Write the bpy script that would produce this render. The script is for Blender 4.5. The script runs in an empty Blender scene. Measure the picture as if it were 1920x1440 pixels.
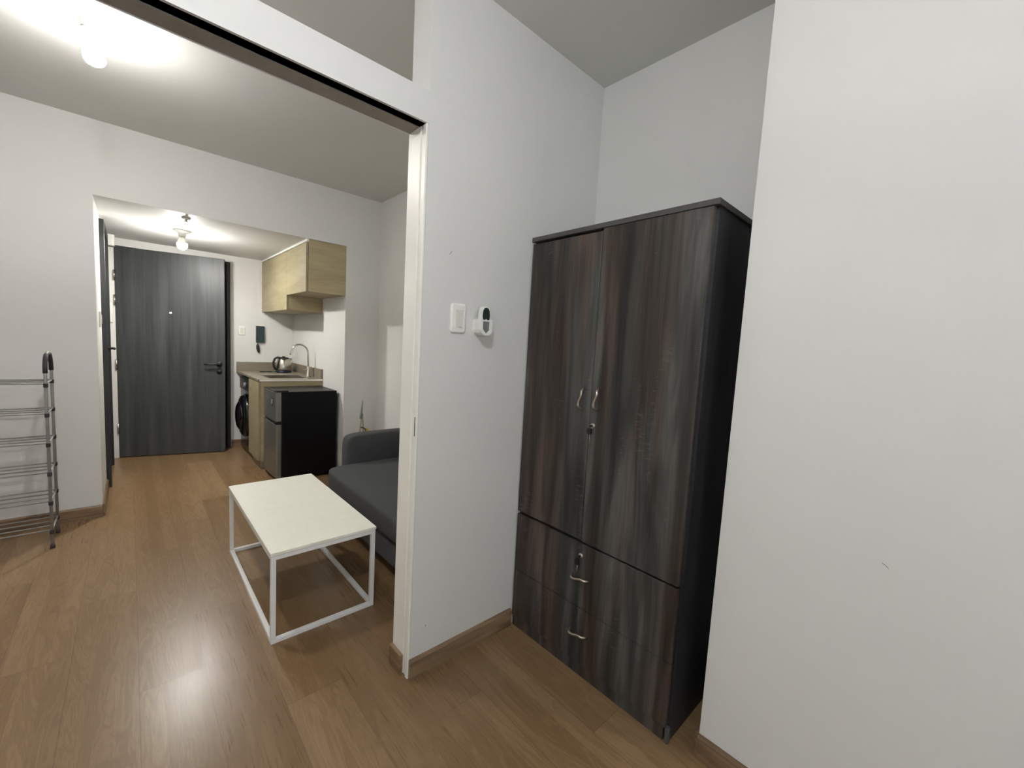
import bpy, bmesh, math, random
from mathutils import Vector, Matrix
random.seed(4)
SC = bpy.context.scene
COL = SC.collection
PI = math.pi

# ------------------------------------------------------------------ camera, world, exposure
HC = 1.338
YAW, PITCH, ROLL, FPX = 0.7463, -0.0889, 0.0558, 778.0
fw = Vector((math.sin(YAW) * math.cos(PITCH), math.cos(YAW) * math.cos(PITCH), math.sin(PITCH)))
rt = Vector((math.cos(YAW), -math.sin(YAW), 0.0))
up = rt.cross(fw)
r2 = rt * math.cos(ROLL) + up * math.sin(ROLL)
u2 = -rt * math.sin(ROLL) + up * math.cos(ROLL)
cd = bpy.data.cameras.new('camera')
cd.sensor_width = 36.0
cd.lens = FPX / 1920.0 * 36.0
cd.clip_start = 0.02
cam = bpy.data.objects.new('camera', cd)
COL.objects.link(cam)
cam.matrix_world = Matrix(((r2.x, u2.x, -fw.x, 0.0), (r2.y, u2.y, -fw.y, 0.0), (r2.z, u2.z, -fw.z, HC), (0, 0, 0, 1)))
SC.camera = cam

world = bpy.data.worlds.new('world')
SC.world = world
world.use_nodes = True
world.node_tree.nodes['Background'].inputs['Color'].default_value = (0.5, 0.55, 0.6, 1)
world.node_tree.nodes['Background'].inputs['Strength'].default_value = 0.02
SC.view_settings.view_transform = 'Standard'
SC.view_settings.look = 'None'
SC.view_settings.gamma = 1.0
SC.view_settings.use_curve_mapping = False
SC.view_settings.exposure = 2.56
LIVING_POWER = 23.5
CORRIDOR_POWER = 110.0
BEDROOM_POWER = 78.0
# added soft fill light at an invented window behind the camera
FILL_WIN = (-1.45, 0.60, 0.90, 2.20)      # x0, x1, z0, z1
ld = bpy.data.lights.new('back_fill_light', 'AREA')
ld.shape = 'RECTANGLE'; ld.size = FILL_WIN[1] - FILL_WIN[0] - 0.06; ld.size_y = FILL_WIN[3] - FILL_WIN[2] - 0.06
ld.energy = 5.5; ld.color = (0.90, 0.95, 1.0)
lo = bpy.data.objects.new('back_fill_light', ld)
lo.location = ((FILL_WIN[0] + FILL_WIN[1]) / 2, -2.23, (FILL_WIN[2] + FILL_WIN[3]) / 2)
lo.rotation_euler = (math.pi / 2, 0, 0)
COL.objects.link(lo)
FILL_WIN2 = (-1.6, 0.0, 0.95, 2.15)       # y0, y1, z0, z1 of a second invented window in the left wall, added for fill light
ld2 = bpy.data.lights.new('side_fill_light', 'AREA')
ld2.shape = 'RECTANGLE'; ld2.size = FILL_WIN2[3] - FILL_WIN2[2] - 0.06; ld2.size_y = FILL_WIN2[1] - FILL_WIN2[0] - 0.06
ld2.energy = 1.8; ld2.color = (0.92, 0.96, 1.0)
lo2 = bpy.data.objects.new('side_fill_light', ld2)
lo2.location = (-1.88, (FILL_WIN2[0] + FILL_WIN2[1]) / 2, (FILL_WIN2[2] + FILL_WIN2[3]) / 2)
lo2.rotation_euler = (0, -math.pi / 2, 0)
COL.objects.link(lo2)

# ------------------------------------------------------------------ key dimensions (metres)
H = 2.657           # ceiling
HL = 2.1805         # lowered corridor ceiling
XL, XKR = -0.162, 1.496     # corridor / kitchen side walls
YK, YD = 3.974, 5.681       # far wall, entrance wall
XS = 1.822          # living room side wall
YS, YT = 1.365, 1.495       # partition front / back
XJ = 0.793          # jamb
ZB, ZT = 2.108, 2.216       # header beam
XR, YR = 1.385, 0.475       # near right wall, niche start
XN = 1.781          # niche back wall
XW, YB = -1.75, -2.1        # left wall, wall behind camera

# ------------------------------------------------------------------ mesh helpers
def box(bm, x0, x1, y0, y1, z0, z1, bev=0.0, seg=2):
    t = bmesh.new()
    bmesh.ops.create_cube(t, size=1.0)
    for v in t.verts:
        v.co = Vector(((x0 + x1) / 2 + v.co.x * (x1 - x0), (y0 + y1) / 2 + v.co.y * (y1 - y0), (z0 + z1) / 2 + v.co.z * (z1 - z0)))
    if bev > 0:
        bmesh.ops.bevel(t, geom=t.edges[:], offset=bev, segments=seg, profile=0.6, affect='EDGES')
    merge(bm, t)

def merge(bm, t, mat=None):
    m = {}
    for v in t.verts:
        m[v] = bm.verts.new(mat @ v.co if mat else v.co)
    for f in t.faces:
        try:
            nf = bm.faces.new([m[v] for v in f.verts])
            nf.smooth = f.smooth
        except ValueError:
            pass
    t.free()

def frame(p, n):
    a = Vector((0, 0, 1)) if abs(n.z) < 0.9 else Vector((1, 0, 0))
    s = a.cross(n).normalized()
    return s, n.cross(s).normalized()

def tube(bm, pts, r, seg=10, cap=True, sq=None):
    """round tube along a path; r a number or a list; sq=(w,h) gives a flat section"""
    P = [Vector(p) for p in pts]
    rs = r if isinstance(r, (list, tuple)) else [r] * len(P)
    rings = []
    s = None
    for i, p in enumerate(P):
        if i == 0: n = P[1] - P[0]
        elif i == len(P) - 1: n = P[-1] - P[-2]
        else: n = (P[i + 1] - p).normalized() + (p - P[i - 1]).normalized()
        n.normalize()
        if s is None:
            s, t = frame(p, n)
        else:
            s = (s - n * s.dot(n)).normalized()
            t = n.cross(s)
        ring = []
        for k in range(seg):
            a = 2 * PI * k / seg
            ring.append(bm.verts.new(p + (s * math.cos(a) + t * math.sin(a)) * rs[i]))
        rings.append(ring)
    for A, B in zip(rings, rings[1:]):
        for k in range(seg):
            f = bm.faces.new((A[k], A[(k + 1) % seg], B[(k + 1) % seg], B[k]))
            f.smooth = True
    if cap:
        bm.faces.new(rings[0][::-1])
        bm.faces.new(rings[-1])

def lathe(bm, prof, c=(0, 0, 0), axis='Z', seg=32, smooth=True):
    """prof: (radius, height) pairs from bottom to top"""
    c = Vector(c)
    def P(r, h, a):
        x, y = r * math.cos(a), r * math.sin(a)
        if axis == 'Z': return c + Vector((x, y, h))
        if axis == 'Y': return c + Vector((x, -h, y))
        return c + Vector((-h, x, y))
    rings = []
    for r, h in prof:
        rings.append([bm.verts.new(P(max(r, 1e-5), h, 2 * PI * k / seg)) for k in range(seg)])
    for A, B in zip(rings, rings[1:]):
        for k in range(seg):
            f = bm.faces.new((A[k], A[(k + 1) % seg], B[(k + 1) % seg], B[k]))
            f.smooth = smooth
    bm.faces.new(rings[0][::-1])
    bm.faces.new(rings[-1])

def prism(bm, poly, axis, a0, a1):
    """poly of 2-D points extruded along an axis: X -> (y,z), Y -> (x,z), Z -> (x,y)"""
    def P(u, v, a):
        return Vector((a, u, v)) if axis == 'X' else Vector((u, a, v)) if axis == 'Y' else Vector((u, v, a))
    A = [bm.verts.new(P(u, v, a0)) for u, v in poly]
    B = [bm.verts.new(P(u, v, a1)) for u, v in poly]
    n = len(poly)
    for k in range(n):
        bm.faces.new((A[k], A[(k + 1) % n], B[(k + 1) % n], B[k]))
    bm.faces.new(A[::-1])
    bm.faces.new(B)

def rrect(w, h, r, n=6, cx=0, cy=0):
    out = []
    for sx, sy, a0 in ((1, 1, 0), (-1, 1, PI / 2), (-1, -1, PI), (1, -1, 3 * PI / 2)):
        for k in range(n + 1):
            a = a0 + PI / 2 * k / n
            out.append((cx + sx * (w / 2 - r) + r * math.cos(a), cy + sy * (h / 2 - r) + r * math.sin(a)))
    return out

def obj(name, bm, m, parent=None, weld=False, **kw):
    if weld: bmesh.ops.remove_doubles(bm, verts=bm.verts[:], dist=1e-5)
    bmesh.ops.recalc_face_normals(bm, faces=bm.faces[:])
    me = bpy.data.meshes.new(name)
    bm.to_mesh(me)
    bm.free()
    me.materials.append(m)
    o = bpy.data.objects.new(name, me)
    COL.objects.link(o)
    if parent:
        o.parent = parent
        bpy.context.view_layer.update()
        o.matrix_parent_inverse = parent_mat(parent).inverted()
    for k, v in kw.items(): o[k] = v
    return o

def parent_mat(p):
    m = p.matrix_basis.copy()
    q = p
    while q.parent:
        m = q.parent.matrix_basis @ q.matrix_parent_inverse @ m
        q = q.parent
    return m

def thing(name, label, cat, loc=(0, 0, 0), group=None):
    o = bpy.data.objects.new(name, None)
    o.empty_display_size = 0.05
    o.location = loc
    COL.objects.link(o)
    o['label'] = label
    o['category'] = cat
    if group: o['group'] = group
    return o

def tag(o, label, cat, group=None):
    o['label'] = label
    o['category'] = cat
    if group: o['group'] = group
    return o

def struct(name, bm, m, label=None, weld=False):
    o = obj(name, bm, m, weld=weld)
    o['kind'] = 'structure'
    if label: o['label'] = label
    return o

B = bmesh.new

# ------------------------------------------------------------------ materials
def srgb(r, g, b):
    f = lambda c: ((c / 255 + 0.055) / 1.055) ** 2.4 if c / 255 > 0.04045 else c / 255 / 12.92
    return (f(r), f(g), f(b), 1.0)

class NT:
    def __init__(s, name):
        s.m = bpy.data.materials.new(name)
        s.m.use_nodes = True
        s.t = s.m.node_tree
        s.b = s.t.nodes['Principled BSDF']
    def n(s, typ, **kw):
        o = s.t.nodes.new('ShaderNode' + typ)
        for k, v in kw.items(): setattr(o, k, v)
        return o
    def l(s, a, b): s.t.links.new(a, b)
    def math(s, op, a, b=None, c=None):
        o = s.n('Math', operation=op)
        for i, v in enumerate((a, b, c)):
            if v is None: continue
            if isinstance(v, (int, float)): o.inputs[i].default_value = v
            else: s.l(v, o.inputs[i])
        return o.outputs[0]
    def noise(s, vec, scale=5, detail=3, rough=0.5, dist=0.0):
        o = s.n('TexNoise')
        o.inputs['Scale'].default_value = scale
        o.inputs['Detail'].default_value = detail
        o.inputs['Roughness'].default_value = rough
        o.inputs['Distortion'].default_value = dist
        if vec is not None: s.l(vec, o.inputs['Vector'])
        return o.outputs['Fac']
    def ramp(s, fac, stops):
        o = s.n('ValToRGB')
        e = o.color_ramp.elements
        e[0].position, e[0].color = stops[0]
        e[1].position, e[1].color = stops[1]
        for p, c in stops[2:]:
            x = e.new(p)
            x.color = c
        s.l(fac, o.inputs[0])
        return o.outputs[0]
    def coords(s, sc=(1, 1, 1)):
        g = s.n('NewGeometry')
        mp = s.n('Mapping')
        mp.inputs['Scale'].default_value = sc
        s.l(g.outputs['Position'], mp.inputs['Vector'])
        return mp.outputs[0]
    def mix(s, fac, a, b, mode='MIX'):
        o = s.n('Mix', data_type='RGBA', blend_type=mode)
        for i, v in ((0, fac), (6, a), (7, b)):
            if isinstance(v, (int, float)): o.inputs[i].default_value = v
            elif isinstance(v, tuple): o.inputs[i].default_value = v
            else: s.l(v, o.inputs[i])
        return o.outputs[2]
    def bump(s, h, strength=0.1, dist=0.002):
        o = s.n('Bump')
        o.inputs['Strength'].default_value = strength
        o.inputs['Distance'].default_value = dist
        s.l(h, o.inputs['Height'])
        s.l(o.outputs[0], s.b.inputs['Normal'])

def simple(name, col, rough=0.5, metal=0.0, var=0.06, scale=30, bump=0.0, spec=None, coat=0.0):
    t = NT(name)
    v = t.coords()
    f = t.noise(v, scale, 3)
    c = tuple(min(1, x * (1 - var)) for x in col[:3]) + (1,)
    d = tuple(min(1, x * (1 + var)) for x in col[:3]) + (1,)
    t.l(t.ramp(f, [(0.3, c), (0.7, d)]), t.b.inputs['Base Color'])
    t.b.inputs['Roughness'].default_value = rough
    t.b.inputs['Metallic'].default_value = metal
    if spec is not None: t.b.inputs['Specular IOR Level'].default_value = spec
    if coat: t.b.inputs['Coat Weight'].default_value = coat
    if bump: t.bump(f, bump)
    return t.m

def paint(name, col, bump=0.12):
    t = NT(name)
    v = t.coords()
    big = t.noise(v, 1.3, 4, 0.6)
    a = tuple(x * 0.96 for x in col[:3]) + (1,)
    t.l(t.ramp(big, [(0.3, a), (0.7, col)]), t.b.inputs['Base Color'])
    t.b.inputs['Roughness'].default_value = 0.62
    t.b.inputs['Specular IOR Level'].default_value = 0.3
    t.bump(t.noise(v, 220, 3), bump, 0.0008)
    return t.m

def floor_mat():
    t = NT('laminate_floor')
    g = t.n('NewGeometry')
    sp = t.n('SeparateXYZ')
    t.l(g.outputs['Position'], sp.inputs[0])
    X, Y = sp.outputs[0], sp.outputs[1]
    u = t.math('DIVIDE', t.math('SUBTRACT', X, 0.001), 0.1965)
    row = t.math('FLOOR', u)
    fu = t.math('FRACT', u)
    L = 1.21
    w = t.math('DIVIDE', t.math('SUBTRACT', t.math('SUBTRACT', Y, 1.92), t.math('MULTIPLY', row, 0.41)), L)
    pl = t.math('FLOOR', w)
    fv = t.math('FRACT', w)
    cid = t.n('CombineXYZ')
    t.l(row, cid.inputs[0]); t.l(pl, cid.inputs[1])
    wn = t.n('TexWhiteNoise', noise_dimensions='3D')
    t.l(cid.outputs[0], wn.inputs['Vector'])
    rnd = wn.outputs['Value']
    # three narrow strips inside every board
    strip = t.math('FLOOR', t.math('MULTIPLY', fu, 3.0))
    cid2 = t.n('CombineXYZ')
    t.l(row, cid2.inputs[0]); t.l(t.math('ADD', pl, 40.0), cid2.inputs[1]); t.l(strip, cid2.inputs[2])
    wn2 = t.n('TexWhiteNoise', noise_dimensions='3D')
    t.l(cid2.outputs[0], wn2.inputs['Vector'])
    # grain
    gv = t.n('CombineXYZ')
    t.l(t.math('ADD', t.math('MULTIPLY', X, 9.0), t.math('MULTIPLY', rnd, 37.0)), gv.inputs[0])
    t.l(t.math('ADD', t.math('MULTIPLY', Y, 1.1), t.math('MULTIPLY', rnd, 19.0)), gv.inputs[1])
    gr = t.noise(gv.outputs[0], 1.5, 4, 0.6, 1.4)
    rings = t.math('FRACT', t.math('MULTIPLY', gr, 7.0))
    rings = t.math('PINGPONG', rings, 0.5)
    fv2 = t.n('CombineXYZ')
    t.l(t.math('MULTIPLY', X, 160.0), fv2.inputs[0]); t.l(t.math('MULTIPLY', Y, 5.0), fv2.inputs[1])
    fine = t.noise(fv2.outputs[0], 1.0, 3)
    tone = t.math('ADD', t.math('ADD', t.math('MULTIPLY', rnd, 0.20), 0.05), t.math('MULTIPLY', wn2.outputs['Value'], 0.16))
    tone = t.math('ADD', tone, t.math('MULTIPLY', gr, 0.36))
    tone = t.math('ADD', tone, t.math('MULTIPLY', rings, 0.30))
    tone = t.math('ADD', tone, t.math('MULTIPLY', fine, 0.14))
    col = t.ramp(tone, [(0.22, srgb(113, 88, 60)), (0.88, srgb(158, 131, 98)), (0.5, srgb(124, 98, 68))])
    # seams
    du = t.math('MINIMUM', fu, t.math('SUBTRACT', 1.0, fu))
    dv = t.math('MINIMUM', fv, t.math('SUBTRACT', 1.0, fv))
    su = t.math('LESS_THAN', du, 0.006)
    sv = t.math('LESS_THAN', dv, 0.0011)
    seam = t.math('MAXIMUM', su, sv)
    col = t.mix(t.math('MULTIPLY', seam, 0.4), col, srgb(70, 50, 36))
    t.l(col, t.b.inputs['Base Color'])
    t.l(t.math('ADD', t.math('ADD', 0.24, t.math('MULTIPLY', rnd, 0.06)), t.math('MULTIPLY', fine, 0.08)), t.b.inputs['Roughness'])
    t.b.inputs['Specular IOR Level'].default_value = 0.5
    wob = t.noise(t.coords((1, 1, 1)), 26, 2)
    hgt = t.math('ADD', t.math('MULTIPLY', fine, 0.0), t.math('MULTIPLY', wob, 0.6))
    t.bump(t.math('SUBTRACT', hgt, t.math('MULTIPLY', seam, 0.8)), 0.12, 0.0014)
    return t.m

def wood(name, stops, axis='Z', freq=9.0, along=0.5, rough=0.45, fine_amt=0.2, bump=0.1, seed=0.0, spec=0.4):
    """long grain along one axis"""
    t = NT(name)
    sc = {'Z': (freq, freq, along), 'Y': (freq, along, freq), 'X': (along, freq, freq)}[axis]
    v = t.coords(sc)
    ad = t.n('VectorMath', operation='ADD')
    t.l(v, ad.inputs[0]); ad.inputs[1].default_value = (seed, seed * 1.7, seed * 0.3)
    v = ad.outputs[0]
    a = t.noise(v, 1.0, 3, 0.5, 0.5)
    sc2 = tuple(x * (14 if x == freq else 5) for x in sc)
    b = t.noise(t.coords(sc2), 1.0, 3, 0.6)
    f = t.math('ADD', t.math('MULTIPLY', a, 1 - fine_amt), t.math('MULTIPLY', b, fine_amt))
    t.l(t.ramp(f, stops), t.b.inputs['Base Color'])
    t.b.inputs['Roughness'].default_value = rough
    t.b.inputs['Specular IOR Level'].default_value = spec
    t.bump(b, bump, 0.0008)
    return t.m

def wardrobe_wood(name):
    t = NT(name)
    g = t.n('NewGeometry')
    sp = t.n('SeparateXYZ')
    t.l(g.outputs['Position'], sp.inputs[0])
    S = t.math('ADD', t.math('ADD', sp.outputs[1], t.math('MULTIPLY', sp.outputs[0], 1.0)), 0.0)
    Z = sp.outputs[2]
    def vec(a, b, o=0.0):
        c = t.n('CombineXYZ')
        t.l(t.math('ADD', t.math('MULTIPLY', S, a), o), c.inputs[0])
        t.l(t.math('MULTIPLY', Z, b), c.inputs[1])
        return c.outputs[0]
    wide = t.noise(vec(12.5, 0.9), 1.0, 3, 0.55, 0.9)
    hue = t.noise(vec(10.0, 0.6, 31.0), 1.0, 2, 0.4, 0.3)
    mid = t.noise(vec(34.0, 2.0, 7.0), 1.0, 4, 0.6, 1.2)
    fine = t.noise(vec(220.0, 5.0), 1.0, 2)
    saw = t.noise(vec(26.0, 150.0), 1.0, 2)         # faint cross saw marks
    patch = t.noise(vec(13.0, 2.4, 60.0), 1.0, 2)
    grey = t.ramp(wide, [(0.34, srgb(40, 41, 41)), (0.66, srgb(96, 94, 90)), (0.5, srgb(66, 65, 63))])
    brown = t.ramp(wide, [(0.34, srgb(36, 31, 28)), (0.66, srgb(92, 78, 69)), (0.5, srgb(64, 54, 47))])
    col = t.mix(t.ramp(hue, [(0.42, (0, 0, 0, 1)), (0.56, (1, 1, 1, 1))]), grey, brown)
    k = t.math('ADD', 0.42, t.math('MULTIPLY', mid, 0.92))
    k = t.math('ADD', k, t.math('MULTIPLY', t.math('SUBTRACT', fine, 0.5), 0.5))
    cm = t.n('CombineXYZ')
    for i in range(3): t.l(k, cm.inputs[i])
    col = t.mix(1.0, col, cm.outputs[0], 'MULTIPLY')
    sm = t.math('MULTIPLY', t.math('GREATER_THAN', saw, 0.60), t.math('GREATER_THAN', patch, 0.60))
    col = t.mix(t.math('MULTIPLY', sm, 0.22), col, srgb(120, 110, 104))
    t.l(col, t.b.inputs['Base Color'])
    t.b.inputs['Roughness'].default_value = 0.48
    t.b.inputs['Specular IOR Level'].default_value = 0.4
    t.bump(t.math('ADD', fine, mid), 0.15, 0.0008)
    return t.m

def emit(name, col, strength, tip=2.6, flank=0.6):
    t = NT(name)
    t.b.inputs['Base Color'].default_value = (0.9, 0.9, 0.9, 1)
    t.b.inputs['Emission Color'].default_value = col
    # the diffuser is brighter towards its tip than on its flanks
    g = t.n('NewGeometry'); sp = t.n('SeparateXYZ'); t.l(g.outputs['Normal'], sp.inputs[0])
    dn = t.math('MAXIMUM', t.math('MULTIPLY', sp.outputs[2], -1.0), 0.0)
    t.l(t.math('MULTIPLY', t.math('ADD', flank, t.math('MULTIPLY', dn, tip)), strength), t.b.inputs['Emission Strength'])
    return t.m

M = dict(
    wall=paint('wall_paint', srgb(213, 212, 208)),
    ceil=paint('ceiling_paint', srgb(216, 216, 213), 0.05),
    trimw=simple('white_trim_paint', srgb(232, 229, 220), 0.42, var=0.03, scale=8),
    floor=floor_mat(),
    base=wood('baseboard_wood', [(0.3, srgb(90, 70, 50)), (0.7, srgb(148, 122, 94))], 'X', 30, 3, 0.4),
    base_y=wood('baseboard_wood_side', [(0.3, srgb(90, 70, 50)), (0.7, srgb(148, 122, 94))], 'Y', 30, 3, 0.4),
    edoor=wood('entrance_door_laminate', [(0.32, srgb(46, 48, 48)), (0.7, srgb(78, 80, 80))], 'Z', 14, 0.7, 0.42, 0.3),
    eframe=simple('dark_door_frame', srgb(42, 43, 44), 0.45),
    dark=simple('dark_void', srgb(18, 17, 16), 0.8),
    ward=wardrobe_wood('wardrobe_dark_laminate'),
    wardside=wood('wardrobe_side_laminate', [(0.3, srgb(27, 27, 30)), (0.7, srgb(56, 55, 58))], 'Z', 16, 0.7, 0.5, 0.3),
    wardedge=simple('wardrobe_edge_band', srgb(74, 72, 70), 0.5),
    nickel=simple('brushed_nickel', srgb(200, 192, 178), 0.28, 1.0),
    steel=simple('stainless_steel', srgb(186, 182, 172), 0.25, 1.0),
    chrome=simple('chrome', srgb(205, 200, 192), 0.12, 1.0),
    blackp=simple('black_plastic', srgb(22, 22, 23), 0.35),
    blackm=simple('black_matte_metal', srgb(24, 24, 25), 0.45),
    cab=wood('light_oak_laminate', [(0.3, srgb(150, 136, 106)), (0.7, srgb(180, 166, 132))], 'X', 9, 1.2, 0.5, 0.4),
    cabdoor=wood('light_oak_door', [(0.3, srgb(138, 128, 99)), (0.7, srgb(168, 157, 126))], 'Y', 9, 1.2, 0.5, 0.4),
    stone=simple('taupe_stone', srgb(128, 119, 104), 0.3, var=0.1, scale=120),
    whitep=simple('white_plastic', srgb(226, 225, 219), 0.35, var=0.02),
    ivory=simple('ivory_plastic', srgb(216, 215, 204), 0.3, var=0.02),
    tabletop=simple('white_table_laminate', srgb(232, 231, 218), 0.4, var=0.02),
    tableleg=simple('white_powder_coat', srgb(226, 226, 224), 0.35, var=0.02),
    fabric=simple('charcoal_fabric', srgb(66, 67, 68), 0.95, var=0.16, scale=420, bump=0.25),
    fridge_side=simple('black_fridge_shell', srgb(7, 7, 9), 0.38, var=0.1, spec=0.3),
    fridge_door=simple('silver_fridge_door', srgb(150, 150, 146), 0.38, 0.85, var=0.04),
    wm=simple('black_gloss_plastic', srgb(14, 14, 16), 0.2),
    wmglass=simple('smoked_glass', srgb(8, 8, 10), 0.06),
    greyp=simple('grey_plastic', srgb(112, 113, 114), 0.4),
    rackmetal=simple('grey_coated_tube', srgb(150, 150, 147), 0.4, 0.15),
    rackdark=simple('dark_rubber', srgb(52, 46, 50), 0.7),
    screen=simple('dark_lcd', srgb(40, 46, 44), 0.15),
    ic=simple('dark_green_grey_plastic', srgb(44, 58, 58), 0.35),
    bluegrey=simple('blue_grey_plastic', srgb(122, 134, 138), 0.5),
    beige=simple('beige_stick', srgb(150, 140, 122), 0.5),
    yellow=simple('yellow_plastic', srgb(196, 176, 60), 0.5),
    blue_base=simple('dark_blue_plastic', srgb(24, 24, 52), 0.35),
    label_dark=simple('dark_sticker', srgb(40, 42, 40), 0.5),
    key=simple('key_metal', srgb(150, 146, 140), 0.35, 0.9),
    lining=simple('grey_track_lining', srgb(152, 148, 141), 0.6),
    dust=simple('faded_pencil_mark', srgb(120, 118, 112), 0.8),
)
M['lamp_living'] = emit('lit_bulb_living', (1.0, 0.975, 0.93, 1), LIVING_POWER, 8.0)
M['lamp_corridor'] = emit('lit_bulb_corridor', (1.0, 0.975, 0.925, 1), CORRIDOR_POWER, 3.4, 0.22)
M['lamp_bedroom'] = emit('lit_bulb_bedroom', (0.96, 0.975, 1.0, 1), BEDROOM_POWER, 1.2)

# ------------------------------------------------------------------ room shell
b = B(); box(b, XW - 0.1, XS + 0.2, YB - 0.1, YD + 0.6, -0.1, 0.0); struct('floor', b, M['floor'])
b = B(); box(b, XW - 0.1, XS + 0.2, YB - 0.1, YK + 0.12, H, H + 0.1); struct('ceiling', b, M['ceil'])
b = B(); box(b, XL - 0.1, XKR + 0.1, YK + 0.12, YD + 0.1, HL, HL + 0.1); struct('ceiling_corridor', b, M['ceil'])
b = B()
box(b, XW, XL, YK, YK + 0.12, 0, H)
box(b, XL, XKR, YK, YK + 0.12, HL, H)
box(b, XKR, XS, YK, YK + 0.12, 0, H)
struct('wall_far', b, M['wall'])
b = B(); box(b, XL - 0.1, XL, YK + 0.12, YD, 0, HL); struct('wall_corridor_left', b, M['wall'])
b = B(); box(b, XKR, XKR + 0.1, YK + 0.12, YD, 0, HL); struct('wall_kitchen_right', b, M['wall'])
DX0, DX1, DZ = -0.100, 0.846, 2.108
b = B()
box(b, XL - 0.1, DX0, YD, YD + 0.1, 0, HL)
box(b, DX1, XKR + 0.1, YD, YD + 0.1, 0, HL)
box(b, DX0, DX1, YD, YD + 0.1, DZ, HL)
struct('wall_entrance', b, M['wall'])
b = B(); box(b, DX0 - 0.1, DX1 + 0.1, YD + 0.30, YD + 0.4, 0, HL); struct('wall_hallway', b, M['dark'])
b = B(); box(b, XS, XS + 0.1, YT, YK + 0.12, 0, H); struct('wall_side', b, M['wall'])
b = B()
box(b, XW - 0.1, XW, YB, FILL_WIN2[0], 0, H); box(b, XW - 0.1, XW, FILL_WIN2[1], YK + 0.12, 0, H)
box(b, XW - 0.1, XW, FILL_WIN2[0], FILL_WIN2[1], 0, FILL_WIN2[2]); box(b, XW - 0.1, XW, FILL_WIN2[0], FILL_WIN2[1], FILL_WIN2[3], H)
struct('wall_left', b, M['wall'])
w2 = thing('fill_window_2', 'invented white framed window, added for fill light in the left bedroom wall beside the viewer', 'window', (XW, (FILL_WIN2[0] + FILL_WIN2[1]) / 2, FILL_WIN2[2]))
w2['kind'] = 'structure'  # unseen window, made up to go with the side fill light
b = B()
for y0_, y1_, z0_, z1_ in ((FILL_WIN2[0], FILL_WIN2[0] + 0.04, FILL_WIN2[2], FILL_WIN2[3]), (FILL_WIN2[1] - 0.04, FILL_WIN2[1], FILL_WIN2[2], FILL_WIN2[3]), (FILL_WIN2[0] + 0.04, FILL_WIN2[1] - 0.04, FILL_WIN2[2], FILL_WIN2[2] + 0.04),
                           (FILL_WIN2[0] + 0.04, FILL_WIN2[1] - 0.04, FILL_WIN2[3] - 0.04, FILL_WIN2[3]), ((FILL_WIN2[0] + FILL_WIN2[1]) / 2 - 0.02, (FILL_WIN2[0] + FILL_WIN2[1]) / 2 + 0.02, FILL_WIN2[2] + 0.04, FILL_WIN2[3] - 0.04)):
    box(b, XW - 0.075, XW - 0.03, y0_, y1_, z0_, z1_)
obj('fill_window_frame', b, M['whitep'], w2)
wn = thing('fill_window_1', 'invented white framed window, added for fill light in the bedroom wall behind the viewer', 'window', ((FILL_WIN[0] + FILL_WIN[1]) / 2, YB, FILL_WIN[2]))
wn['kind'] = 'structure'  # out-of-view window, invented to hold the back fill light
b = B()
for x0_, x1_, z0_, z1_ in ((FILL_WIN[0], FILL_WIN[0] + 0.04, FILL_WIN[2], FILL_WIN[3]), (FILL_WIN[1] - 0.04, FILL_WIN[1], FILL_WIN[2], FILL_WIN[3]), (FILL_WIN[0] + 0.04, FILL_WIN[1] - 0.04, FILL_WIN[2], FILL_WIN[2] + 0.04),
                           (FILL_WIN[0] + 0.04, FILL_WIN[1] - 0.04, FILL_WIN[3] - 0.04, FILL_WIN[3]), ((FILL_WIN[0] + FILL_WIN[1]) / 2 - 0.02, (FILL_WIN[0] + FILL_WIN[1]) / 2 + 0.02, FILL_WIN[2] + 0.04, FILL_WIN[3] - 0.04)):
    box(b, x0_, x1_, YB - 0.075, YB - 0.03, z0_, z1_)
obj('fill_window_frame', b, M['whitep'], wn)
gm = NT('fill_window_glass'); gm.b.inputs['Transmission Weight'].default_value = 1.0; gm.b.inputs['Roughness'].default_value = 0.0; gm.b.inputs['IOR'].default_value = 1.0
b = B(); box(b, FILL_WIN[0] + 0.04, FILL_WIN[1] - 0.04, YB - 0.055, YB - 0.051, FILL_WIN[2] + 0.04, FILL_WIN[3] - 0.04); obj('pane', b, gm.m, wn)
b = B(); box(b, XW - 0.055, XW - 0.051, FILL_WIN2[0] + 0.04, FILL_WIN2[1] - 0.04, FILL_WIN2[2] + 0.04, FILL_WIN2[3] - 0.04); obj('pane', b, gm.m, w2)
b = B()
box(b, XW - 0.1, FILL_WIN[0], YB - 0.1, YB, 0, H); box(b, FILL_WIN[1], XS + 0.1, YB - 0.1, YB, 0, H)
box(b, FILL_WIN[0], FILL_WIN[1], YB - 0.1, YB, 0, FILL_WIN[2]); box(b, FILL_WIN[0], FILL_WIN[1], YB - 0.1, YB, FILL_WIN[3], H)
struct('wall_back', b, M['wall'])
b = B(); box(b, XR, XS + 0.1, YB, YR, 0, H); struct('wall_right', b, M['wall'])
b = B(); box(b, XN, XS + 0.1, YR, YS, 0, H); struct('wall_niche', b, M['wall'])
b = B(); box(b, XJ, XS + 0.1, YS, YT, 0, H); struct('wall_partition', b, M['wall'])

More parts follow.
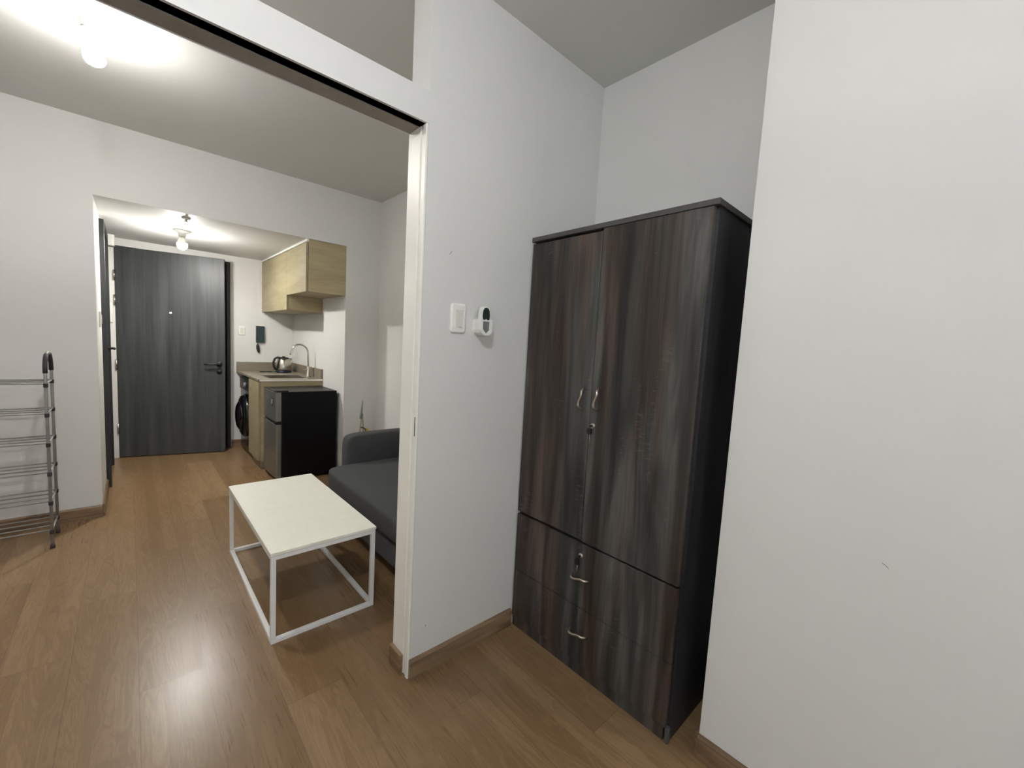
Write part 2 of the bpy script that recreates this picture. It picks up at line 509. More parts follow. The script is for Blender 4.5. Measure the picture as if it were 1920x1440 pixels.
# header beam with the groove of the sliding track
b = B()
prism(b, [(YS, ZB), (YS + 0.010, ZB), (YS + 0.010, ZB + 0.006), (YS + 0.020, ZB + 0.006), (YS + 0.020, ZB + 0.035), (YS + 0.058, ZB + 0.035),
          (YS + 0.058, ZB + 0.006), (YT - 0.002, ZB + 0.006), (YT - 0.002, ZB), (YT, ZB), (YT, ZT), (YS, ZT)], 'X', XW, XJ)
t1 = struct('trim_1', b, M['wall'])
b = B()
prism(b, [(YS + 0.010, ZB + 0.0055), (YS + 0.0195, ZB + 0.0055), (YS + 0.0195, ZB + 0.0345), (YS + 0.0585, ZB + 0.0345), (YS + 0.0585, ZB + 0.003), (YT - 0.002, ZB + 0.003),
          (YT - 0.002, ZB + 0.006), (YS + 0.058, ZB + 0.006), (YS + 0.058, ZB + 0.035), (YS + 0.020, ZB + 0.035), (YS + 0.020, ZB + 0.006), (YS + 0.010, ZB + 0.006)], 'X', XW, XJ - 0.0005)
obj('track_lining', b, M['lining'], t1, label='dark grey underside with the sliding door track')
# jamb lining: two flat strips with a shallow groove between, dark strike slot in the front one
b = B()
box(b, XJ - 0.007, XJ, YS + 0.042, YT, 0, ZB + 0.003, 0.0015, 1)
box(b, XJ - 0.003, XJ, YS + 0.020, YS + 0.042, 0, ZB + 0.003)
box(b, XJ - 0.009, XJ, YS + 0.0005, YS + 0.020, 0, ZB, 0.002, 1)
t2 = struct('trim_2', b, M['trimw'])
b = B(); box(b, XJ - 0.0098, XJ - 0.0085, YS + 0.006, YS + 0.011, 0.982, 1.055); o = obj('strike_slot', b, M['label_dark'], t2)

def skirting(name, poly, axis, a0, a1, m):
    b = B(); prism(b, poly, axis, a0, a1); return struct(name, b, m)
hb = 0.082
def prof(c, s):  # profile in (offset from wall, z)
    return [(c, 0), (c + s * 0.014, 0), (c + s * 0.014, hb - 0.008), (c + s * 0.008, hb), (c, hb)]
skirting('baseboard_partition', prof(YS, -1), 'X', XJ - 0.004, 1.330, M['base'])
b = B(); box(b, XJ - 0.022, XJ - 0.007, YS + 0.040, YT + 0.002, 0, hb, 0.002, 1); struct('baseboard_jamb', b, M['base_y'])
skirting('baseboard_right', prof(XR, -1), 'Y', YB, YR, M['base_y'])
skirting('baseboard_niche_return', prof(YR, 1), 'X', XR, XN, M['base'])
skirting('baseboard_niche', prof(XN, -1), 'Y', YR + 0.014, YS - 0.014, M['base_y'])
skirting('baseboard_far', prof(YK, -1), 'X', XW, XL, M['base'])
skirting('baseboard_far_side', prof(YK, -1), 'X', XKR, XS, M['base'])
skirting('baseboard_corridor', prof(XL, 1), 'Y', YK, 4.62, M['base_y'])
skirting('baseboard_corridor_end', prof(XL, 1), 'Y', 5.50, YD - 0.001, M['base_y'])
skirting('baseboard_entrance', prof(YD, -1), 'X', DX1 + 0.004, 1.0, M['base'])
skirting('baseboard_side', prof(XS, -1), 'Y', YT, YK - 0.014, M['base_y'])
skirting('baseboard_left', prof(XW, 1), 'Y', YB, YK - 0.014, M['base_y'])

# ------------------------------------------------------------------ entrance door (ajar) and bathroom door
dr = thing('door_1', 'dark grey woodgrain entrance door standing slightly ajar at the corridor end', 'door', (DX0, YD, 0))
dr['kind'] = 'structure'
b = B()
box(b, DX0, DX0 + 0.012, YD + 0.0, YD + 0.1, 0, DZ)
box(b, DX1 - 0.035, DX1, YD - 0.004, YD + 0.1, 0, DZ - 0.012)
box(b, DX0 + 0.012, DX1, YD + 0.0, YD + 0.1, DZ - 0.012, DZ)
obj('door_frame', b, M['eframe'], dr)
ang = math.atan2(0.22, 0.86)
hinge = Vector((DX0 + 0.004, YD - 0.004, 0))
RM = Matrix.Translation(hinge) @ Matrix.Rotation(-ang, 4, 'Z')
def placed(bm, m4):
    bmesh.ops.transform(bm, matrix=m4, verts=bm.verts[:])
    return bm
LW = 0.884
b = B(); box(b, 0.0, LW, 0.0, 0.040, 0.006, 2.100, 0.002, 1)
leaf = obj('door_leaf', placed(b, RM), M['edoor'], dr)
b = B(); lathe(b, [(0.0, 0), (0.012, 0.001), (0.012, 0.004), (0.006, 0.006), (0, 0.006)], (0.425, 0.0, 1.49), 'Y', 20)
obj('peephole', placed(b, RM), M['whitep'], leaf, label='pale round peephole')
b = B()
lathe(b, [(0.0, 0), (0.027, 0.0), (0.027, 0.008), (0.024, 0.011), (0.011, 0.012), (0.010, 0.045), (0, 0.045)], (0.835, 0.0, 0.975), 'Y', 24)
tube(b, [(0.835, -0.045, 0.975), (0.80, -0.047, 0.975), (0.76, -0.047, 0.973), (0.705, -0.046, 0.973)], [0.011, 0.010, 0.009, 0.009], 12)
obj('door_handle', placed(b, RM), M['blackm'], leaf, label='black lever handle')
b = B(); lathe(b, [(0.0, 0), (0.027, 0.0), (0.027, 0.008), (0.024, 0.011), (0.010, 0.011), (0.010, 0.014), (0, 0.014)], (0.835, 0.0, 0.893), 'Y', 24)
obj('lock_cylinder', placed(b, RM), M['blackm'], leaf)
for z in (1.82, 1.58, 0.95, 0.30):
    b = B(); tube(b, [(DX0 - 0.002, YD - 0.010, z - 0.05), (DX0 - 0.002, YD - 0.010, z + 0.05)], 0.0075, 10)
    obj('hinge', b, M['steel'], dr, label='pale steel hinge')

d2 = thing('door_2', 'dark bathroom door in the left wall of the corridor', 'door', (XL, 4.66, 0))
d2['kind'] = 'structure'
b = B()
box(b, XL, XL + 0.030, 4.655, 4.705, 0, 2.155, 0.002, 1)
box(b, XL, XL + 0.030, 5.40, 5.45, 0, 2.155, 0.002, 1)
box(b, XL, XL + 0.030, 4.705, 5.40, 2.105, 2.155, 0.002, 1)
obj('door_frame', b, M['eframe'], d2)
b = B(); box(b, XL, XL + 0.012, 4.706, 5.399, 0.006, 2.104, 0.001, 1)
lf = obj('door_leaf', b, M['edoor'], d2)
b = B()
lathe(b, [(0.0, 0), (0.025, 0.0), (0.025, 0.008), (0.010, 0.012), (0.010, 0.045), (0, 0.045)], (0, 0, 0), 'X', 20)
bmesh.ops.rotate(b, verts=b.verts[:], matrix=Matrix.Rotation(PI, 3, 'Z'))
bmesh.ops.translate(b, verts=b.verts[:], vec=(XL + 0.012, 5.33, 1.12))
tube(b, [(XL + 0.057, 5.33, 1.12), (XL + 0.058, 5.28, 1.12), (XL + 0.058, 5.21, 1.119)], 0.009, 10)
obj('door_handle', b, M['blackm'], lf, label='dark lever handle')

# ------------------------------------------------------------------ wardrobe
WF, WB, WY0, WY1, WH = 1.338, 1.760, 0.558, 1.359, 1.828
w = thing('wardrobe', 'dark grey-brown woodgrain wardrobe with two tall doors and drawers below', 'wardrobe', (1.55, 0.95, 0))
b = B()
box(b, WF + 0.018, WB, WY0 + 0.004, WY0 + 0.022, 0.0, WH - 0.020)
box(b, WF + 0.018, WB, WY1 - 0.020, WY1 - 0.002, 0.0, WH - 0.020)
box(b, WB - 0.006, WB, WY0 + 0.022, WY1 - 0.020, 0.05, WH - 0.020)
box(b, WF + 0.020, WB - 0.006, WY0 + 0.022, WY1 - 0.020, 0.050, 0.066)
box(b, WF + 0.020, WB - 0.006, WY0 + 0.022, WY1 - 0.020, 0.548, 0.564)
box(b, WF + 0.020, WB - 0.006, WY0 + 0.022, WY1 - 0.020, 1.790, 1.806)
obj('body', b, M['wardside'], w)
b = B(); box(b, WF - 0.004, WB, WY0 - 0.004, WY1 + 0.004, WH - 0.019, WH, 0.0015, 1)
obj('top_panel', b, M['wardedge'], w, label='grey top board with a plain edge')
b = B(); box(b, WF + 0.006, WF + 0.018, WY0 + 0.022, WY1 - 0.004, 0.0, 0.050)
obj('plinth', b, M['ward'], w)
b = B(); box(b, WF + 0.0, WF + 0.018, WY0 + 0.0, WY0 + 0.014, 0.0, 0.056, 0.002, 1)
obj('corner_foot', b, M['wardedge'], w, label='grey corner strip at the foot')
SP = 0.982
def wave(pts_fn, n=14):
    return [pts_fn(i / (n - 1)) for i in range(n)]
def wardrobe_handle(c, vertical, parent):
    b = B()
    L = 0.086
    def fn(s):
        k = (s - 0.5) * L
        off = 0.024 * min(1.0, math.sin(PI * s) * 2.2)      # stands off the door
        side = 0.006 * math.sin(2 * PI * s)
        if vertical: return (c[0] - off, c[1] + side, c[2] + k)
        return (c[0] - off, c[1] + k, c[2] + side)
    p = wave(fn, 18)
    tube(b, p, [0.0050 if 2 < i < 15 else 0.0056 for i in range(18)], 10)
    obj('handle', b, M['nickel'], parent, label='wavy nickel bar handle')
def keylock(y, z, parent, swing=0.0):
    b = B()
    lathe(b, [(0, 0), (0.011, 0), (0.011, 0.004), (0.009, 0.006), (0, 0.006)], (WF, y, z), 'X', 20)
    obj('lock', b, M['nickel'], parent, label='round nickel lock')
    b = B()
    box(b, WF - 0.018, WF - 0.006, y - 0.002, y + 0.002, z - 0.004, z + 0.004)
    prism(b, rrect(0.020, 0.026, 0.008, 4, y + swing * 0.3, z - 0.020), 'X', WF - 0.024, WF - 0.018)
    obj('key_head', b, M['blackp'], parent, label='black key head left in the lock')
    b = B()
    tube(b, [(WF - 0.016, y + swing * 0.4, z - 0.032), (WF - 0.012, y + swing * 0.7, z - 0.060), (WF - 0.011, y + swing, z - 0.075)], 0.0022, 8)
    obj('hanging_key', b, M['key'], parent, label='small steel key blade hanging down')
def wdoor(y0, y1, z0, z1):
    b = B(); box(b, WF, WF + 0.017, y0, y1, z0, z1, 0.0012, 1)
    return obj('door', b, M['ward'], w)
dl = wdoor(SP + 0.0015, WY1 - 0.002, 0.571, 1.798)
wardrobe_handle((WF, 1.020, 1.147), True, dl)
dn = wdoor(WY0 + 0.014, SP - 0.0015, 0.566, 1.808)
wardrobe_handle((WF, 0.946, 1.154), True, dn)
keylock(0.964, 1.047, dn, 0.003)
def wdrawer(z0, z1, hz, hy):
    b = B(); box(b, WF, WF + 0.017, WY0 + 0.014, WY1 - 0.002, z0, z1, 0.0012, 1)
    d = obj('drawer', b, M['ward'], w)
    wardrobe_handle((WF, hy, hz), False, d)
    return d
dw = wdrawer(0.288, 0.557, 0.418, 0.970)
keylock(0.975, 0.508, dw, 0.010)
wdrawer(0.053, 0.285, 0.184, 0.962)

# ------------------------------------------------------------------ switches, remote
def wall_switch(cx, cz, y, w_, h_, label, gang=1, mp='whitep', cat='light switch'):
    t = thing('light_switch', label, cat, (cx, y, cz))
    b = B()
    n0 = len(rrect(w_, h_, 0.012))
    for d, s in ((0.0, 1.0),):
        pass
    # domed plate from stacked outlines
    rings = []
    for dep, sh in ((0.0, 0.0), (0.004, 0.001), (0.007, 0.004), (0.0085, 0.009)):
        rings.append([b.verts.new((cx + p[0], y - dep, cz + p[1])) for p in rrect(w_ - 2 * sh, h_ - 2 * sh, max(0.003, 0.013 - sh))])
    for A, C in zip(rings, rings[1:]):
        for k in range(len(A)):
            f = b.faces.new((A[k], A[(k + 1) % len(A)], C[(k + 1) % len(A)], C[k])); f.smooth = True
    b.faces.new(rings[0]); b.faces.new(rings[-1][::-1])
    obj('plate', b, M[mp], t)
    b = B()
    prism(b, [(y - 0.0085, cz - h_ * 0.29), (y - 0.0115, cz - h_ * 0.29), (y - 0.0150, cz + h_ * 0.27), (y - 0.0085, cz + h_ * 0.29)], 'X', cx - w_ * 0.20, cx + w_ * 0.20)
    obj('rocker', b, M['ivory'], t)
    return t
wall_switch(0.952, 1.438, YS, 0.074, 0.118, 'white rocker light switch beside the remote control holder on partition wall')
wall_switch(0.955, 1.352, YD, 0.070, 0.105, 'small white light switch between entrance door and intercom')
# switch on the near end of the corridor's left wall, seen edge on
t = thing('light_switch', 'white light switch seen edge-on by the corridor opening, before bathroom door', 'light switch', (XL, 4.33, 1.37))
b = B(); box(b, XL, XL + 0.010, 4.295, 4.365, 1.315, 1.430, 0.003, 2); obj('plate', b, M['whitep'], t)
b = B(); box(b, XL + 0.010, XL + 0.014, 4.315, 4.345, 1.340, 1.405, 0.001, 1); obj('rocker', b, M['ivory'], t)

# remote in its holder
hx, hz = 1.058, 1.412
t = thing('remote_holder', 'white wall holder carrying the small remote control', 'remote holder', (hx, YS, hz))
b = B()
def hold_outline(s):     # x,z outline with a V bottom
    return [(-0.031 * s, 0.030), (0.031 * s, 0.030), (0.031 * s, -0.012), (0.026 * s, -0.024), (0.010 * s, -0.034), (-0.010 * s, -0.034), (-0.026 * s, -0.024), (-0.031 * s, -0.012)]
outer = hold_outline(1)
prism(b, [(hx + x, hz + z) for x, z in outer], 'Y', YS - 0.004, YS)
obj('back_plate', b, M['whitep'], t)
b = B()
# side walls and floor of the pocket, following the outline, open at the top and in the front middle
path = [(0.031, 0.030), (0.031, -0.012), (0.026, -0.024), (0.010, -0.034), (-0.010, -0.034), (-0.026, -0.024), (-0.031, -0.012), (-0.031, 0.030)]
inn = [(0.027, 0.030), (0.027, -0.011), (0.0235, -0.0210), (0.009, -0.030), (-0.009, -0.030), (-0.0235, -0.0210), (-0.027, -0.011), (-0.027, 0.030)]
prism(b, [(hx + x, hz + z) for x, z in path] + [(hx + x, hz + z) for x, z in inn[::-1]], 'Y', YS - 0.048, YS - 0.004)
lip = [(0.019, 0.022), (0.018, -0.010), (0.004, -0.024), (-0.004, -0.024), (-0.018, -0.010), (-0.019, 0.022), ]
prism(b, [(hx + x, hz + z) for x, z in path] + [(hx - 0.022, hz + 0.030)] + [(hx + x, hz + z) for x, z in lip[::-1]] + [(hx + 0.022, hz + 0.030)], 'Y', YS - 0.052, YS - 0.048)
obj('pocket', b, M['whitep'], t)
t = thing('remote_control', 'white remote with dark display standing in the wall holder', 'remote control', (hx, YS - 0.02, hz))
b = B()
pts = [( -0.022, -0.028), (0.022, -0.028), (0.0235, 0.03), (0.022, 0.062), (0.016, 0.076), (0.006, 0.082), (-0.006, 0.082), (-0.016, 0.076), (-0.022, 0.062), (-0.0235, 0.03)]
prism(b, [(hx + x, hz + z) for x, z in pts], 'Y', YS - 0.046, YS - 0.020)
bmesh.ops.bevel(b, geom=b.edges[:], offset=0.002, segments=2, affect='EDGES')
obj('casing', b, M['whitep'], t)
b = B()
sp_ = [(-0.0165, 0.030), (-0.008, 0.027), (0.0, 0.033), (0.008, 0.027), (0.0165, 0.030), (0.0185, 0.045), (0.016, 0.064), (0.010, 0.074), (0.0, 0.077), (-0.010, 0.074), (-0.016, 0.064), (-0.0185, 0.045)]
prism(b, [(hx + x, hz + z) for x, z in sp_], 'Y', YS - 0.0472, YS - 0.0458)
obj('display', b, M['screen'], t, label='dark display window')
b = B()
prism(b, [(hx - 0.017, hz + 0.022), (hx - 0.0165, hz - 0.012), (hx - 0.004, hz - 0.024), (hx + 0.004, hz - 0.024), (hx + 0.0165, hz - 0.012), (hx + 0.017, hz + 0.022)], 'Y', YS - 0.0470, YS - 0.0458)
obj('keypad', b, M['greyp'], t, label='grey keypad')

# ------------------------------------------------------------------ ceiling lamps
def ceiling_lamp(x, y, zc, label, m, kind, glow):
    t = thing('ceiling_lamp', label, 'ceiling lamp', (x, y, zc))
    b = B()
    lathe(b, [(0.0, -0.052), (0.027, -0.052), (0.029, -0.030), (0.032, -0.022), (0.050, -0.014), (0.060, -0.008), (0.062, 0.0), (0.0, 0.0)], (x, y, zc), 'Z', 40)
    obj('socket_base', b, M['whitep'], t)
    b = B()
    if kind == 'tall':
        lathe(b, [(0.0, -0.054), (0.024, -0.054), (0.026, -0.075), (0.022, -0.075), (0.0, -0.075)][::-1], (x, y, zc), 'Z', 32)
        obj('bulb_collar', b, M['whitep'], t)
        b = B()
        lathe(b, [(0.0, -0.196), (0.018, -0.195), (0.029, -0.188), (0.037, -0.175), (0.037, -0.115), (0.032, -0.090), (0.024, -0.076), (0.0, -0.076)], (x, y, zc), 'Z', 32)
    else:
        lathe(b, [(0.0, -0.107), (0.036, -0.107), (0.036, -0.103), (0.028, -0.080), (0.018, -0.060), (0.017, -0.053), (0.0, -0.053)], (x, y, zc), 'Z', 32)
        obj('bulb_collar', b, M['whitep'], t)
        b = B()
        lathe(b, [(0.0, -0.160), (0.014, -0.1585), (0.026, -0.151), (0.034, -0.139), (0.038, -0.124), (0.037, -0.108), (0.0, -0.108)], (x, y, zc), 'Z', 32)
    if kind == 'tall': bmesh.ops.rotate(b, verts=b.verts[:], cent=(x, y, zc - 0.05), matrix=Matrix.Rotation(math.radians(-7), 3, 'Y'))
    obj('bulb', b, m, t, label='lit white bulb')
ceiling_lamp(-0.104, 2.700, H, 'lit bare bulb on round white ceiling socket, in front of the far wall', M['lamp_living'], 'tall', 1)
ceiling_lamp(0.351, 4.690, HL, 'lit round bulb on the lowered corridor ceiling before entrance door', M['lamp_corridor'], 'round', 1)
ceiling_lamp(-0.13, 0.20, H, 'bulb on the bedroom ceiling above the viewer', M['lamp_bedroom'], 'tall', 1)

# sprinkler
t = thing('fire_sprinkler', 'small metal fire sprinkler on the corridor ceiling in front of round bulb', 'sprinkler', (0.334, 4.13, HL))
b = B(); lathe(b, [(0.0, -0.012), (0.024, -0.012), (0.030, 0.0), (0.0, 0.0)], (0.334, 4.13, HL), 'Z', 24); obj('escutcheon', b, M['whitep'], t)
b = B()
lathe(b, [(0.0, -0.030), (0.009, -0.030), (0.010, -0.012), (0.0, -0.012)], (0.334, 4.13, HL), 'Z', 16)
for s in (-1, 1): tube(b, [(0.334 + s * 0.006, 4.13, HL - 0.028), (0.334 + s * 0.013, 4.13, HL - 0.038), (0.334 + s * 0.003, 4.13, HL - 0.052)], 0.0025, 6)
obj('frame', b, M['steel'], t)
b = B()
lathe(b, [(0.0, -0.055), (0.010, -0.055), (0.010, -0.053), (0.0, -0.053)], (0.334, 4.13, HL), 'Z', 16)
for k in range(8):
    a = k * PI / 4
    box(b, 0.334 + 0.014 * math.cos(a) - 0.005, 0.334 + 0.014 * math.cos(a) + 0.005, 4.13 + 0.014 * math.sin(a) - 0.003, 4.13 + 0.014 * math.sin(a) + 0.003, HL - 0.055, HL - 0.0535)
obj('deflector', b, M['steel'], t)

# white chime box high on the corridor's left wall
t = thing('door_chime', 'white rounded box high in the corridor corner above the bathroom door end', 'wall box', (-0.13, 5.50, 2.1))
b = B(); prism(b, rrect(0.075, 0.085, 0.02, 5, XL + 0.0375, 5.50), 'Z', 2.072, 2.170); obj('cover', b, M['whitep'], t)
b = B(); prism(b, rrect(0.066, 0.076, 0.018, 5, XL + 0.035, 5.50), 'Z', 2.064, 2.072); obj('grille', b, M['greyp'], t)
# slim white fitting left of the door frame
b = B(); box(b, -0.155, -0.118, YD - 0.012, YD, 1.36, 1.55, 0.005, 3)
tag(obj('wall_fitting', b, M['whitep']), 'slim white fitting on wall strip left of the entrance door hinges', 'wall fitting')

# ------------------------------------------------------------------ intercom and outlet
t = thing('intercom', 'dark green-grey intercom panel with hanging black handset, above the counter', 'intercom', (1.135, YD, 1.32))
b = B(); box(b, 1.095, 1.180, YD - 0.030, YD, 1.222, 1.418, 0.004, 2); obj('panel', b, M['ic'], t)
b = B(); tube(b, [(1.112, YD - 0.018, 1.224), (1.112, YD - 0.018, 1.212), (1.116, YD - 0.018, 1.196)], 0.0035, 8); obj('cord', b, M['blackp'], t)
b = B()
tube(b, [(1.112, YD - 0.020, 1.205), (1.110, YD - 0.022, 1.188), (1.113, YD - 0.022, 1.150), (1.120, YD - 0.022, 1.118), (1.127, YD - 0.02, 1.100)], [0.006, 0.014, 0.016, 0.013, 0.004], 12)
obj('handset', b, M['blackp'], t, label='small black hanging handset')
t = thing('wall_outlet', 'white wall outlet above the backsplash behind the tap', 'outlet', (XKR, 5.54, 1.10))
b = B(); box(b, XKR - 0.008, XKR, 5.50, 5.58, 1.055, 1.145, 0.003, 2); obj('plate', b, M['whitep'], t)
b = B(); box(b, XKR - 0.024, XKR - 0.008, 5.525, 5.555, 1.075, 1.105, 0.004, 2); obj('plug', b, M['whitep'], t)

# ------------------------------------------------------------------ upper cabinets
UX = 1.152
def upper(name_label, y0, y1, z0, end_near):
    t = thing('wall_cabinet', name_label, 'cabinet', (1.32, (y0 + y1) / 2, z0), 'light oak wall cabinets over the sink')
    b = B(); box(b, UX + 0.020, XKR, y0, y1 - 0.001, z0, HL - 0.001, 0.001, 1); obj('body', b, M['cab'], t)
    return t
c1 = upper('light oak wall cabinet, the shorter one nearest the living room', 3.982, 4.598, 1.728, True)
b = B(); box(b, UX, UX + 0.018, 3.994, 4.596, 1.726, HL - 0.030, 0.001, 1); obj('door', b, M['cabdoor'], c1)
b = B(); box(b, UX + 0.004, UX + 0.020, 3.982, 4.596, HL - 0.020, HL - 0.001); obj('top_rail', b, M['trimw'], c1, label='pale strip under the ceiling')
c2 = upper('light oak wall cabinet, the deeper one hanging lower by the corner', 4.600, 5.676, 1.584, False)
b = B(); box(b, UX, UX + 0.018, 4.602, 5.130, 1.582, HL - 0.030, 0.001, 1); obj('door', b, M['cabdoor'], c2)
b = B(); box(b, UX, UX + 0.018, 5.134, 5.600, 1.582, HL - 0.030, 0.001, 1); obj('door', b, M['cabdoor'], c2)
b = B(); box(b, UX + 0.006, UX + 0.020, 5.604, 5.676, 1.584, HL - 0.030); obj('filler_strip', b, M['cab'], c2)
b = B(); box(b, UX + 0.004, UX + 0.020, 4.600, 5.676, HL - 0.020, HL - 0.001); obj('top_rail', b, M['trimw'], c2, label='pale strip under the ceiling')

# ------------------------------------------------------------------ kitchen counter
CX, CZ, CY0 = 0.900, 0.892, 4.560
SX0, SX1, SY0, SY1 = 1.02, 1.36, 4.66, 4.985
t = thing('countertop', 'taupe stone countertop with upstand along both walls', 'countertop', (1.2, 5.1, CZ))
b = B()
box(b, CX, SX0, CY0, YD - 0.002, CZ - 0.020, CZ)
box(b, SX1, XKR - 0.002, CY0, YD - 0.002, CZ - 0.020, CZ)
box(b, SX0, SX1, CY0, SY0, CZ - 0.020, CZ)
box(b, SX0, SX1, SY1, YD - 0.002, CZ - 0.020, CZ)
obj('slab', b, M['stone'], t)
b = B(); box(b, CX, XKR - 0.002, YD - 0.022, YD - 0.002, CZ, CZ + 0.100, 0.001, 1); obj('back_upstand', b, M['stone'], t)
b = B(); box(b, XKR - 0.022, XKR - 0.002, CY0, YD - 0.022, CZ, CZ + 0.100, 0.001, 1); obj('side_upstand', b, M['stone'], t)
b = B(); box(b, CX + 0.01, XKR - 0.002, CY0 - 0.003, CY0, CZ - 0.020, CZ - 0.003); obj('edge_strip', b, M['trimw'], t, label='pale edge strip on the near end')

t = thing('kitchen_sink', 'rectangular stainless steel sink set into the taupe countertop', 'sink', (1.19, 4.91, CZ))
b = B()
z = CZ + 0.0015
box(b, SX0 - 0.014, SX1 + 0.014, SY0 - 0.014, SY0 + 0.004, CZ, z + 0.001)
box(b, SX0 - 0.014, SX1 + 0.014, SY1 - 0.004, SY1 + 0.014, CZ, z + 0.001)
box(b, SX0 - 0.014, SX0 + 0.004, SY0 + 0.004, SY1 - 0.004, CZ, z + 0.001)
box(b, SX1 - 0.004, SX1 + 0.014, SY0 + 0.004, SY1 - 0.004, CZ, z + 0.001)
obj('rim', b, M['steel'], t)
b = B()
q = 0.003
box(b, SX0 + q, SX0 + q + 0.002, SY0 + q, SY1 - q, CZ - 0.16, CZ)
box(b, SX1 - q - 0.002, SX1 - q, SY0 + q, SY1 - q, CZ - 0.16, CZ)
box(b, SX0 + q, SX1 - q, SY0 + q, SY0 + q + 0.002, CZ - 0.16, CZ)
box(b, SX0 + q, SX1 - q, SY1 - q - 0.002, SY1 - q, CZ - 0.16, CZ)
box(b, SX0 + q, SX1 - q, SY0 + q, SY1 - q, CZ - 0.162, CZ - 0.16)
obj('basin', b, M['steel'], t)

t = thing('kitchen_tap', 'tall chrome gooseneck tap at the right side of sink', 'tap', (1.418, 4.80, CZ))
b = B(); lathe(b, [(0, 0), (0.024, 0), (0.024, 0.006), (0.018, 0.012), (0.017, 0.105), (0.012, 0.115), (0, 0.115)], (1.418, 4.80, CZ), 'Z', 24)
obj('body', b, M['chrome'], t)
b = B()
pts = [(1.418, 4.80, CZ + 0.11), (1.418, 4.80, CZ + 0.25)]
for k in range(1, 13):
    a = PI * 0.90 * k / 12
    pts.append((1.418 - 0.083 + 0.083 * math.cos(a), 4.80, CZ + 0.255 + 0.092 * math.sin(a)))
x_, y_, z_ = pts[-1]
pts.append((x_ - 0.010, y_, z_ - 0.035)); pts.append((x_ - 0.016, y_, z_ - 0.050))
tube(b, pts, [0.0085] * (len(pts) - 2) + [0.0095, 0.0095], 14)
obj('spout', b, M['chrome'], t)
b = B(); tube(b, [(1.418, 4.795, CZ + 0.078), (1.385, 4.785, CZ + 0.080), (1.352, 4.775, CZ + 0.080)], [0.009, 0.007, 0.007], 12)
obj('lever', b, M['chrome'], t)

# electric kettle
kx, ky, kz = 1.325, 5.40, CZ
t = thing('electric_kettle', 'stainless steel electric kettle with black handle standing on the counter', 'kettle', (kx, ky, kz))
b = B(); lathe(b, [(0, 0), (0.082, 0), (0.084, 0.006), (0.080, 0.022), (0.074, 0.026), (0, 0.026)], (kx, ky, kz), 'Z', 36); obj('power_base', b, M['blue_base'], t, label='dark blue-black power base')
b = B(); lathe(b, [(0, 0.026), (0.079, 0.028), (0.082, 0.045), (0.082, 0.070), (0.077, 0.105), (0.068, 0.140), (0.060, 0.160), (0.0, 0.160)], (kx, ky, kz), 'Z', 40); obj('jug', b, M['steel'], t)
b = B(); lathe(b, [(0, 0.160), (0.060, 0.160), (0.060, 0.166), (0.050, 0.174), (0.016, 0.180), (0.014, 0.188), (0.0, 0.190)], (kx, ky, kz), 'Z', 32); obj('lid', b, M['blackp'], t)
dx, dy = -0.90, -0.35
L_ = math.hypot(dx, dy); dx /= L_; dy /= L_
b = B()
tube(b, [(kx + dx * r_, ky + dy * r_, kz + z_) for r_, z_ in ((0.040, 0.172), (0.075, 0.176), (0.108, 0.160), (0.124, 0.120), (0.120, 0.075), (0.104, 0.045), (0.080, 0.036))],
     [0.010, 0.011, 0.012, 0.012, 0.012, 0.011, 0.009], 12)
obj('handle', b, M['blackp'], t)
b = B()
sp2 = [(kx - dx * r_, ky - dy * r_, kz + z_) for r_, z_ in ((0.060, 0.128), (0.078, 0.142), (0.098, 0.160))]
tube(b, sp2, [0.022, 0.017, 0.010], 14); obj('spout', b, M['steel'], t)
b = B()
cp = []
for k in range(25):
    a = 2 * PI * k / 24
    cp.append((kx - 0.175 + 0.062 * math.cos(a), ky + 0.03 + 0.040 * math.sin(a), kz + 0.005 + 0.0015 * math.sin(3 * a)))
cp = [(kx - 0.078, ky - 0.005, kz + 0.006)] + cp
tube(b, cp, 0.0045, 8); obj('power_cord', b, M['blackp'], t)

# base cabinet
t = thing('base_cabinet', 'light oak base cabinet under the sink between fridge and washing machine', 'cabinet', (1.2, 4.8, 0))
b = B(); 
box(b, CX + 0.024, XKR - 0.002, CY0 + 0.006, CY0 + 0.024, 0.080, CZ - 0.021)
box(b, CX + 0.024, XKR - 0.002, 5.002, 5.020, 0.080, CZ - 0.021)
box(b, CX + 0.024, XKR - 0.002, CY0 + 0.024, 5.002, 0.080, 0.096)
box(b, XKR - 0.010, XKR - 0.002, CY0 + 0.024, 5.002, 0.096, CZ - 0.021); obj('body', b, M['cab'], t)
b = B(); box(b, CX + 0.004, CX + 0.023, CY0 + 0.012, 5.016, 0.085, CZ - 0.028, 0.001, 1); obj('door', b, M['cabdoor'], t)
b = B(); box(b, CX + 0.030, XKR - 0.002, CY0 + 0.020, 5.010, 0.0, 0.080); obj('plinth', b, M['stone'], t)

